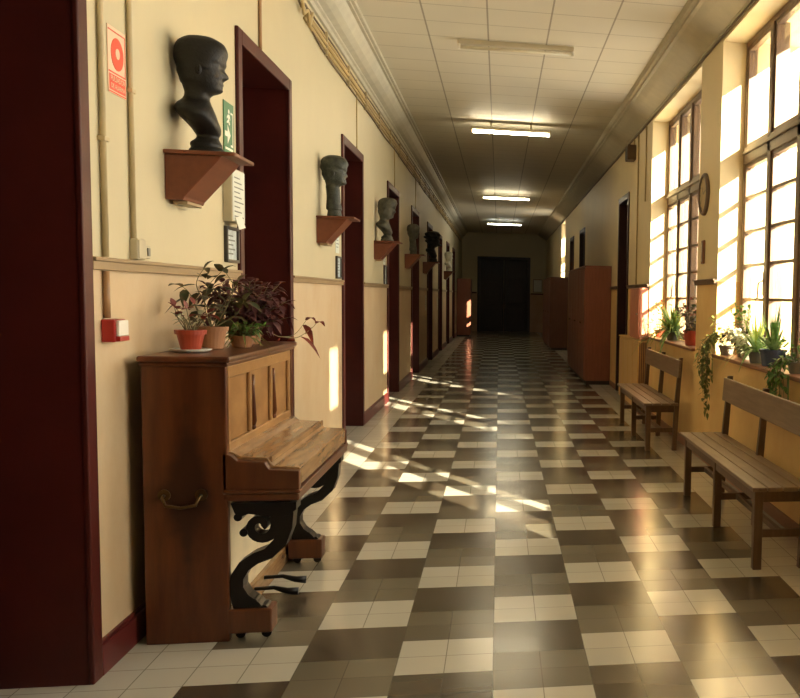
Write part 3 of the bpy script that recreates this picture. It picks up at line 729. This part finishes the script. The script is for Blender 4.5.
notice(25.5, 1.30, 0.14, 0.16, 'white notice hung below the chair rail by the sixth doorway')

# ------------------------------------------------------------------ things on the window wall
t = thing('wall_clock', (XR-0.0005, 9.27, 2.595), 'round brown wall clock on the pier between two tall windows', 'clock')
MB().lathe([(0.205, 0), (0.205, -0.022), (0.19, -0.035), (0.172, -0.035), (0.165, -0.018), (0.0005, -0.018)], (0, 0, 0), 40, 'x').build('case', M_frame, t, smooth=False)
MB().lathe([(0.164, -0.0185), (0.164, -0.021)], (0, 0, 0), 40, 'x').build('dial', M_cable_l, t)
m = MB()
for k in range(12):
    a = k*math.pi/6; c, s_ = math.cos(a), math.sin(a)
    m.bar((-0.0222, 0.135*s_, 0.135*c), (-0.0222, 0.155*s_, 0.155*c), 0.008, 0.002, (1, 0, 0))
m.build('hour_mark', M_ink, t)
MB().bar((-0.024, 0, 0), (-0.024, 0.05, 0.07), 0.010, 0.002, (1, 0, 0)).build('hour_hand', M_ink, t); MB().bar((-0.026, 0, 0), (-0.026, -0.12, 0.03), 0.007, 0.002, (1, 0, 0)).build('minute_hand', M_ink, t)
t = thing('wall_thermometer', (XR-0.0005, 9.27, 2.035), 'small brown wooden wall thermometer below the round clock', 'thermometer')
MB().box(-0.02, 0, -0.055, 0.055, -0.115, 0.115).build('backboard', M_sill, t, bevel=0.008)
MB().tube([(-0.024, 0, -0.08), (-0.024, 0, 0.09)], 0.005).ball((-0.024, 0, -0.085), 0.010).build('glass_tube', M_white, t, smooth=True)
t = thing('loudspeaker', (XR-0.0005, 14.4, 3.72), 'small brown loudspeaker box high on the ochre wall', 'speaker')
MB().box(-0.13, 0, -0.13, 0.13, -0.11, 0.11).build('cabinet', M_frame, t, bevel=0.008); MB().box(-0.136, -0.13, -0.105, 0.105, -0.085, 0.085).build('grille', M_fr_dark, t)
def rconduit(y, z0, z1, lab): 
    t = thing('conduit_pipe', (0, 0, 0), lab, 'pipe', 'conduits on the ochre wall'); MB().tube(up(XR-0.012, y, z0, z1), 0.010, 8).build('pipe', M_cable_l, t, smooth=True)
rconduit(13.95, 1.77, 3.95, 'ochre vertical conduit between the second window and the dark doorway'); rconduit(14.4, 3.83, 3.95, 'short conduit feeding the small loudspeaker'); rconduit(13.2, 2.9, 3.95, 'short ochre conduit beside the reveal of the second window')
t = thing('cable_run', (0, 0, 0), 'dark cable clipped along the top of the window wall', 'cable')
MB().tube([(XR-0.012, 3+1.5*i, 3.935+0.006*(-1)**i) for i in range(24)], 0.010, 8).build('cable', M_cable, t, smooth=True)

# red wall cabinet and ochre radiator cover under it, past the second window
t = thing('wall_cabinet', (1.845, 12.728, 1.015), 'sunlit red wall cabinet under the rail beside the second window', 'cabinet')
MB().box(0, XR-1.859, 0, 0.85, 0, 0.695).build('body', M_redbox, t, bevel=0.006)
dr = MB().box(-0.018, 0, 0.01, 0.84, 0.01, 0.685).build('door', M_redbox, t, bevel=0.004)
MB().ball((-0.03, 0.08, 0.34), 0.014).build('knob', M_steel, dr, smooth=True)
t = thing('radiator_cover', (1.845, 12.728, 0), 'low ochre radiator cover with slatted brown side under the red cabinet', 'radiator cover')
m = MB(); m.box(0, XR-1.859, 0.02, 2.05, 0.06, 0.975); m.build('body', M_pale, t)
for k in range(4): MB().box(-0.012, 0, 0.03+0.51*k, 0.52+0.51*k, 0.07, 0.96).build('front_board', M_pale, t, bevel=0.004)
for k in range(4): MB().box(0.004+0.027*k, 0.02+0.027*k, 0.0, 0.02, 0.06, 0.975).build('side_slat', M_slat, t, bevel=0.002)
MB().box(-0.02, XR-1.859, -0.005, 2.06, 0.975, 1.0).build('top_board', M_pale, t, bevel=0.004)
MB().box(0.01, XR-1.859, 0.03, 2.04, 0, 0.06).build('plinth', M_slat, t)

# lockers along the window wall
def locker(y, length, depth, h, mat, label):
    t = thing('locker_cabinet', (XR-0.004, y, 0), label, 'cabinet', 'wooden lockers along the window wall')
    MB().box(-depth, 0, 0, length, 0.07, h-0.03).build('body', mat, t, bevel=0.005)
    MB().box(-depth-0.018, 0, -0.012, length+0.0, h-0.03, h).build('top_board', mat, t, bevel=0.006)
    MB().box(-depth+0.03, 0, 0.02, length-0.02, 0, 0.07).build('plinth', M_enddoor, t)
    for k in range(2):
        a, b = length*k/2+0.01, length*(k+1)/2-0.01
        dr = MB().box(-depth-0.02, -depth, a, b, 0.09, h-0.05).build('door', mat, t, bevel=0.004)
        yk = b-0.06 if k == 0 else a+0.06
        MB().ball((-depth-0.034, yk, 1.1), 0.014).build('knob', M_brass, dr, smooth=True)
locker(17.15, 1.35, 0.46, 2.13, M_lock, 'tall red brown locker just past the dark doorway, closest of its row')
locker(18.52, 1.35, 0.46, 2.13, M_lock, 'tall red brown locker, second from the dark doorway')
locker(19.89, 1.35, 0.46, 2.13, M_lock, 'tall red brown locker, third from the dark doorway')
locker(28.2, 1.5, 0.5, 2.13, M_lockd, 'dark brown locker beneath the far window, first of the far row')
locker(29.75, 1.5, 0.5, 2.13, M_lockd, 'dark brown locker beneath the far window, middle of the far row')
locker(31.3, 1.5, 0.5, 2.13, M_lockd, 'dark brown locker just past the far window, last of the far row')
t = thing('cupboard', (XL+0.03, 36.6, 0), 'red brown cupboard against the long wall at the dark end', 'cabinet')
MB().box(0, 0.48, 0, 1.4, 0.06, 2.12).build('body', M_lock, t, bevel=0.006); MB().box(-0.0, 0.5, -0.01, 1.41, 2.12, 2.15).build('top_board', M_lock, t, bevel=0.006); MB().box(0, 0.45, 0.02, 1.38, 0, 0.06).build('plinth', M_enddoor, t)
for k in range(2):
    dr = MB().box(0.48, 0.50, 0.7*k+0.01, 0.7*k+0.69, 0.08, 2.1).build('door', M_lock, t, bevel=0.004); MB().ball((0.512, 0.62 if k == 0 else 0.78, 1.1), 0.014).build('knob', M_brass, dr, smooth=True)
t = thing('notice_board', (1.62, Y1-0.5005, 2.0), 'pale notice board on the end wall beside the dark double door', 'notice board')
MB().box(-0.2, 0.2, -0.02, 0, -0.28, 0.28).build('frame', M_frame, t, bevel=0.004); MB().box(-0.17, 0.17, -0.025, -0.02, -0.25, 0.25).build('sheet', M_paper, t)

# ------------------------------------------------------------------ benches
def bench():
    t = thing('wooden_bench', (0, 0, 0)); L, D, H = 2.29, 0.37, 0.50     # x: 0 front .. D wall side, y: 0 near .. L
    xs = [(0.0, 0.085), (0.092, 0.178), (0.185, 0.271), (0.278, 0.358)]
    for a, b in xs: MB().box(a, b, 0, L, H-0.026, H).build('seat_slat', M_bench, t, bevel=0.005)
    ends = (0.09, L/2, L-0.09)
    for y in ends:
        MB().box(0.03, 0.082, y-0.026, y+0.026, 0, H-0.026).build('front_leg', M_bench_d, t, bevel=0.004)
        m = MB(); m.prism([(D-0.06, 0), (D-0.012, 0), (D+0.008, 0.5), (D+0.036, 0.965), (D-0.002, 0.965), (D-0.040, 0.5)], y-0.024, y+0.024)
        m.build('rear_post', M_bench_d, t, bevel=0.004)
        MB().box(0.082, D-0.055, y-0.016, y+0.016, 0.19, 0.235).build('stretcher', M_bench_d, t, bevel=0.003)
        MB().box(0.082, D-0.045, y-0.018, y+0.018, H-0.10, H-0.026).build('seat_bearer', M_bench_d, t, bevel=0.003)
    for a, b in ((ends[0]+0.026, ends[1]-0.026), (ends[1]+0.026, ends[2]-0.026)):
        MB().box(0.036, 0.060, a, b, H-0.10, H-0.026).build('apron', M_bench_d, t, bevel=0.003)
    MB().bar((0.20, ends[0], 0.213), (0.20, ends[2], 0.213), 0.028, 0.036).build('long_stretcher', M_bench_d, t, bevel=0.003)
    m = MB(); m.prism([(D-0.026, 0.76), (D-0.004, 0.76), (D+0.008, 0.945), (D-0.014, 0.945)], 0.0, L); m.build('back_board', M_bench, t, bevel=0.006)
    return t
b1 = bench(); b1.location = (1.435, 5.24, 0); tag(b1, 'long worn wooden bench with plank back under the window with the blue pot', 'bench', 'slatted benches below the windows')
b2 = copy_tree(b1); b2.location = (1.46, 9.62, 0); tag(b2, 'worn wooden bench farther off, beside the ochre radiator cover and clock pier', 'bench', 'slatted benches below the windows')

# ------------------------------------------------------------------ plants
def pot_mesh(r0, r1, h, rim=0.012, seg=24):
    return MB().lathe([(r0*0.9, 0), (r0, 0.004), (r1*0.97, h-rim*1.6), (r1+0.006, h-rim*1.6), (r1+0.008, h), (r1-0.006, h), (r1-0.012, h-0.018)], (0, 0, 0), seg)
def soil(t, r, h): MB().lathe([(r, h-0.03), (r, h-0.014), (r*0.4, h-0.008)], (0, 0, 0), 16).build('soil', M_soil, t, smooth=True)
def plant(label, loc, pot, name='potted_plant'):
    """pot = (r0, r1, h, material) """
    t = thing(name, loc, label, 'plant', None)
    r0, r1, h, mat = pot; pot_mesh(r0, r1, h).build('pot', mat, t, smooth=False); soil(t, r1-0.012, h)
    return t
def stems_foliage(t, stems, mat, leaf_l, leaf_w, step=0.03, seed=1, droop=0.4, stem_mat=None, r=0.003, pair=1, name='foliage', start=0.1, jitter=0.3):
    g = random.Random(seed); ms, ml = MB(), MB()
    for pts in stems:
        pts = [Vector(p) for p in pts]
        # Catmull-Rom through the points
        fine = []
        for i in range(len(pts)-1):
            p0, p1, p2, p3 = pts[max(i-1, 0)], pts[i], pts[i+1], pts[min(i+2, len(pts)-1)]
            for k in range(6):
                u = k/6; fine.append(0.5*((2*p1)+(p2-p0)*u+(2*p0-5*p1+4*p2-p3)*u*u+(3*p1-p0-3*p2+p3)*u**3))
        fine.append(pts[-1])
        ms.tube(fine, [r*(1-0.6*i/len(fine)) for i in range(len(fine))], 5)
        acc = 0; total = sum((b-a).length for a, b in zip(fine, fine[1:])); run = 0; side = 1
        for a, b in zip(fine, fine[1:]):
            l = (b-a).length; run += l; acc += l
            if acc > step and run/total > start:
                acc = 0; d = (b-a).normalized()
                for _ in range(pair):
                    side = -side; ang = g.uniform(0, math.tau)
                    o = d.orthogonal().normalized(); o = Matrix.Rotation(ang, 3, d) @ o
                    dr = (o*0.9 + d*0.35 + Vector((g.uniform(-jitter, jitter), g.uniform(-jitter, jitter), g.uniform(-jitter, jitter)))).normalized()
                    s_ = g.uniform(0.7, 1.15); ml.leaf(b + dr*0.008, dr, leaf_l*s_, leaf_w*s_, droop=droop)
        ml.leaf(fine[-1], (fine[-1]-fine[-2]), leaf_l, leaf_w, droop=droop)
    ms.build('stem', stem_mat or M_stem, t, smooth=True); return ml.build(name, mat, t, smooth=True, recalc=False)
def fan(t, n_, length, width, z, mat, seed=1, spread=0.8, droop=0.7, name='foliage', seg=7):
    g = random.Random(seed); m = MB()
    for i in range(n_):
        a = math.tau*i/n_ + g.uniform(-0.3, 0.3); tilt = g.uniform(0.25, 1.0)*spread
        d = Vector((math.cos(a)*math.sin(tilt), math.sin(a)*math.sin(tilt), math.cos(tilt))); l = length*g.uniform(0.7, 1.1)
        m.leaf((0.01*math.cos(a), 0.01*math.sin(a), z), d, l, width*g.uniform(0.8, 1.15), droop=droop*g.uniform(0.6, 1.2)*math.sin(tilt)+0.05, seg=seg)
    return m.build(name, mat, t, smooth=True, recalc=False)
def rays(n_, h, spread, z0, seed, base=0.02):
    g = random.Random(seed); out = []
    for i in range(n_):
        a = math.tau*i/n_+g.uniform(-0.4, 0.4); s_ = spread*g.uniform(0.4, 1.1); hh = h*g.uniform(0.65, 1.1)
        c, sn = math.cos(a), math.sin(a)
        out.append([(base*c, base*sn, z0), (base*c+s_*0.35*c, base*sn+s_*0.35*sn, z0+hh*0.55), (base*c+s_*c, base*sn+s_*sn, z0+hh)])
    return out
ZT = PT+0.0262
# on the piano
tr = thing('plant_saucer', (-1.385, 4.74, ZT), 'pale grey dish under the red flowerpot on the piano', 'saucer')
MB().lathe([(0.06, 0), (0.078, 0.006), (0.09, 0.016), (0.086, 0.017), (0.07, 0.010), (0.001, 0.009)], (0, 0, 0), 28).build('dish', M_dish, tr, smooth=True)
t = plant('red flowerpot with a red leaved plant standing on a pale dish on the piano', (-1.385, 4.74, ZT+0.0105), (0.042, 0.060, 0.092, M_terra))
st = [[(0.0,0,0.09),(-0.02,0.02,0.13),(-0.06,0.0,0.19)],[(0.01,0,0.09),(0.0,-0.02,0.14),(-0.01,-0.02,0.19)],[(0.02,0.01,0.09),(0.05,0.0,0.13),(0.07,0.03,0.17)],[(-0.02,0,0.09),(-0.06,0.03,0.14),(-0.08,0.04,0.20)],[(0,0.02,0.09),(0.02,0.05,0.15),(0.0,0.06,0.21)]]
stems_foliage(t, st, L_red, 0.055, 0.038, 0.035, 3, 0.3, pair=1, start=0.55)
stems_foliage(t, rays(9, 0.07, 0.05, 0.09, 5), L_pale, 0.04, 0.016, 0.02, 8, 0.3, pair=1, name='pale_foliage', start=0.2)
t = plant('brown pot with a tall sparse dark leaved plant, behind the red flowerpot', (-1.37, 5.00, ZT), (0.055, 0.072, 0.11, M_terra_b))
st = [[(0,0,.11),(-.03,.02,.2),(-.01,.0,.3),(.05,.02,.38)],[(.02,0,.11),(.07,.0,.2),(.10,.02,.3),(.06,.05,.37)],[(-.02,0,.11),(-.05,-.04,.2),(-.07,-.08,.27),(-.09,-.12,.30)],[(0,.02,.11),(.04,.1,.22),(.09,.14,.33)],[(0.01,-.02,.11),(0.0,-.05,.2),(-.05,-.04,.31),(-.02,-.02,.39)],[(.02,.02,.11),(.10,.06,.17),(.14,.05,.24)]]
stems_foliage(t, st, L_dark, 0.095, 0.05, 0.034, 11, 0.5, pair=1, start=0.15)
t = plant('low pot of trailing green grassy leaves on the front edge of the piano top', (-1.275, 5.19, ZT), (0.045, 0.056, 0.06, M_terra_b))
fan(t, 46, 0.15, 0.011, 0.055, L_olive, 4, 1.5, 0.8)
stems_foliage(t, rays(14, 0.06, 0.09, 0.055, 6), L_green, 0.035, 0.02, 0.02, 2, 0.4, pair=2)
t = plant('dense purple leaved plant on the piano with one stem trailing past its far end', (-1.335, 5.50, ZT), (0.07, 0.088, 0.09, M_terra_b))
stems_foliage(t, rays(32, 0.24, 0.15, 0.075, 15, 0.05), L_purple, 0.06, 0.036, 0.02, 5, 0.5, pair=2, start=0.15)
stems_foliage(t, rays(20, 0.08, 0.17, 0.075, 19, 0.05), L_purple, 0.055, 0.036, 0.022, 6, 0.6, pair=2, start=0.3, name='lower_foliage')
st = [[(.03,.03,.09),(.08,.16,.06),(.12,.28,.03),(.17,.40,.04),(.22,.48,.12)],[(.12,.28,.03),(.18,.42,.02),(.24,.52,.07),(.26,.56,.10)]]
stems_foliage(t, st, L_red, 0.11, 0.045, 0.10, 9, 0.8, pair=1, start=0.5, name='trailing_leaves')

# on the window sills
ZS = W_Z0+0.0125
t = plant('vine in a grey pot at the window corner, trailing leaves down the ochre pier', (2.02, 8.42, ZS), (0.055, 0.07, 0.09, M_potgrey), 'trailing_vine')
g = random.Random(21); st = []
for k in range(14):
    y = 0.05+0.62*g.random(); end = -0.12-0.52*g.random()*(1.1-y); x0 = -0.125-0.03*g.random()
    st.append([(-0.01, 0.02, 0.08), (-0.09, 0.10*g.random()+0.02, 0.14+0.06*g.random()), (x0, y*0.7, 0.03+0.08*g.random()), (x0, y+g.uniform(-.05,.05), end*0.5), (x0+0.02, y+g.uniform(-.08,.08), end)])
stems_foliage(t, st, L_olive, 0.046, 0.03, 0.030, 4, 0.5, pair=1, start=0.05)
st = [[(-.01,.0,.08),(-.05,.05,.2),(-.08,.10,.28),(-.10,.12,.33)],[(0,.02,.08),(-.03,.10,.22),(-.09,.14,.30)],[(0,0,.08),(-.02,.02,.17),(-.06,.06,.22)]]
stems_foliage(t, st, L_lime, 0.05, 0.036, 0.03, 14, 0.4, pair=1, start=0.35, name='lime_foliage')
t = plant('leafy climber standing upright against the window frame', (2.10, 8.12, ZS), (0.05, 0.065, 0.09, M_potgrey))
stems_foliage(t, rays(14, 0.34, 0.13, 0.08, 25), L_green, 0.055, 0.038, 0.022, 24, 0.4, pair=1)
stems_foliage(t, rays(14, 0.16, 0.18, 0.08, 28), L_dark, 0.06, 0.04, 0.02, 26, 0.4, pair=2, name='dark_foliage')
stems_foliage(t, rays(4, 0.34, 0.08, 0.08, 31), L_lime, 0.04, 0.03, 0.05, 22, 0.3, pair=1, name='lime_foliage', start=0.6)
t = plant('low pale grey leaved plant on the sill between the climber and the strap leaved plant', (2.06, 7.80, ZS), (0.055, 0.07, 0.08, M_potgrey))
stems_foliage(t, rays(24, 0.16, 0.17, 0.07, 35, 0.03), L_pale, 0.06, 0.036, 0.02, 36, 0.4, pair=2)
t = plant('bright green strap leaved plant drooping over the sill, next to the blue pot', (2.03, 7.42, ZS), (0.055, 0.07, 0.09, M_potgrey))
fan(t, 60, 0.36, 0.026, 0.08, L_spider, 41, 1.25, 0.9); fan(t, 14, 0.36, 0.022, 0.08, L_lime, 43, 0.5, 0.4, 'upright_leaves')
t = plant('dark blue glazed pot with stiff pointed leaves on the sill', (2.06, 7.06, ZS), (0.085, 0.105, 0.13, M_blue))
fan(t, 26, 0.30, 0.036, 0.11, L_spider, 45, 1.0, 0.45); fan(t, 9, 0.40, 0.030, 0.11, L_green, 48, 0.28, 0.1, 'sword_leaves')
t = plant('green creeper hanging over the sill edge behind the bench back', (2.03, 6.35, ZS), (0.055, 0.07, 0.08, M_potgrey), 'trailing_vine')
st = []
for k in range(10):
    y = g.uniform(-0.15, 0.22)
    st.append([(-0.02, y*0.3, 0.07), (-0.09, y*0.6, 0.10), (-0.14, y, 0.0), (-0.135, y+g.uniform(-.05,.05), -0.10-0.14*g.random())])
stems_foliage(t, st, L_green, 0.05, 0.032, 0.024, 52, 0.5, pair=1, start=0.05)
stems_foliage(t, rays(10, 0.16, 0.12, 0.07, 55), L_green, 0.05, 0.03, 0.03, 56, 0.5, name='upper_foliage')
# second window
t = plant('striped spider plant arching over the sill of the window by the red cabinet', (2.06, 11.4, ZS), (0.065, 0.08, 0.10, M_potgrey))
fan(t, 90, 0.54, 0.034, 0.09, L_spider, 61, 1.35, 0.9); fan(t, 36, 0.62, 0.032, 0.09, L_lime, 63, 1.2, 0.8, 'lime_leaves')
t = plant('thin stemmed pink flowering plant beside the spider plant on the sill', (2.08, 12.5, ZS), (0.05, 0.065, 0.09, M_terra))
stems_foliage(t, rays(9, 0.36, 0.12, 0.08, 65), L_red, 0.05, 0.03, 0.07, 66, 0.3, start=0.5)
t = plant('red pot with a bushy reddish plant at the pier end of the sill', (2.05, 10.15, ZS), (0.075, 0.095, 0.16, M_terra))
stems_foliage(t, rays(20, 0.30, 0.17, 0.14, 71, 0.04), L_dark, 0.07, 0.042, 0.028, 72, 0.4, pair=1)
stems_foliage(t, rays(8, 0.34, 0.12, 0.14, 75, 0.04), L_red, 0.05, 0.036, 0.05, 76, 0.4, pair=1, start=0.5, name='red_foliage')

# leaves rest against the glass and on the tops they stand on instead of passing through them
for o in list(C.objects):
    if o.parent and o.type == 'MESH' and o.parent.get('category') == 'plant' and o.name.split('.')[0] not in ('pot', 'soil'):
        L = o.parent.location
        for v in o.data.vertices:
            x, y, z = v.co.x+L.x, v.co.y+L.y, v.co.z+L.z
            if L.x > 0:
                if x > 2.135: v.co.x = 2.135+(x-2.135)*0.04-L.x
                if 1.925 < x and z < W_Z0+0.014: v.co.z = W_Z0+0.014-L.z
                if y > 8.62 and L.y < 9 and x > 1.965: v.co.x = 1.962-L.x
                if z < W_Z0 and x > 1.92: v.co.x = 1.915-L.x
            elif -1.6 < x < -1.14 and 4.43 < y < 5.87 and z < ZT+0.003: v.co.z = ZT+0.003-L.z
            if L.x < 0 and x < XL+0.01: v.co.x = XL+0.01-L.x
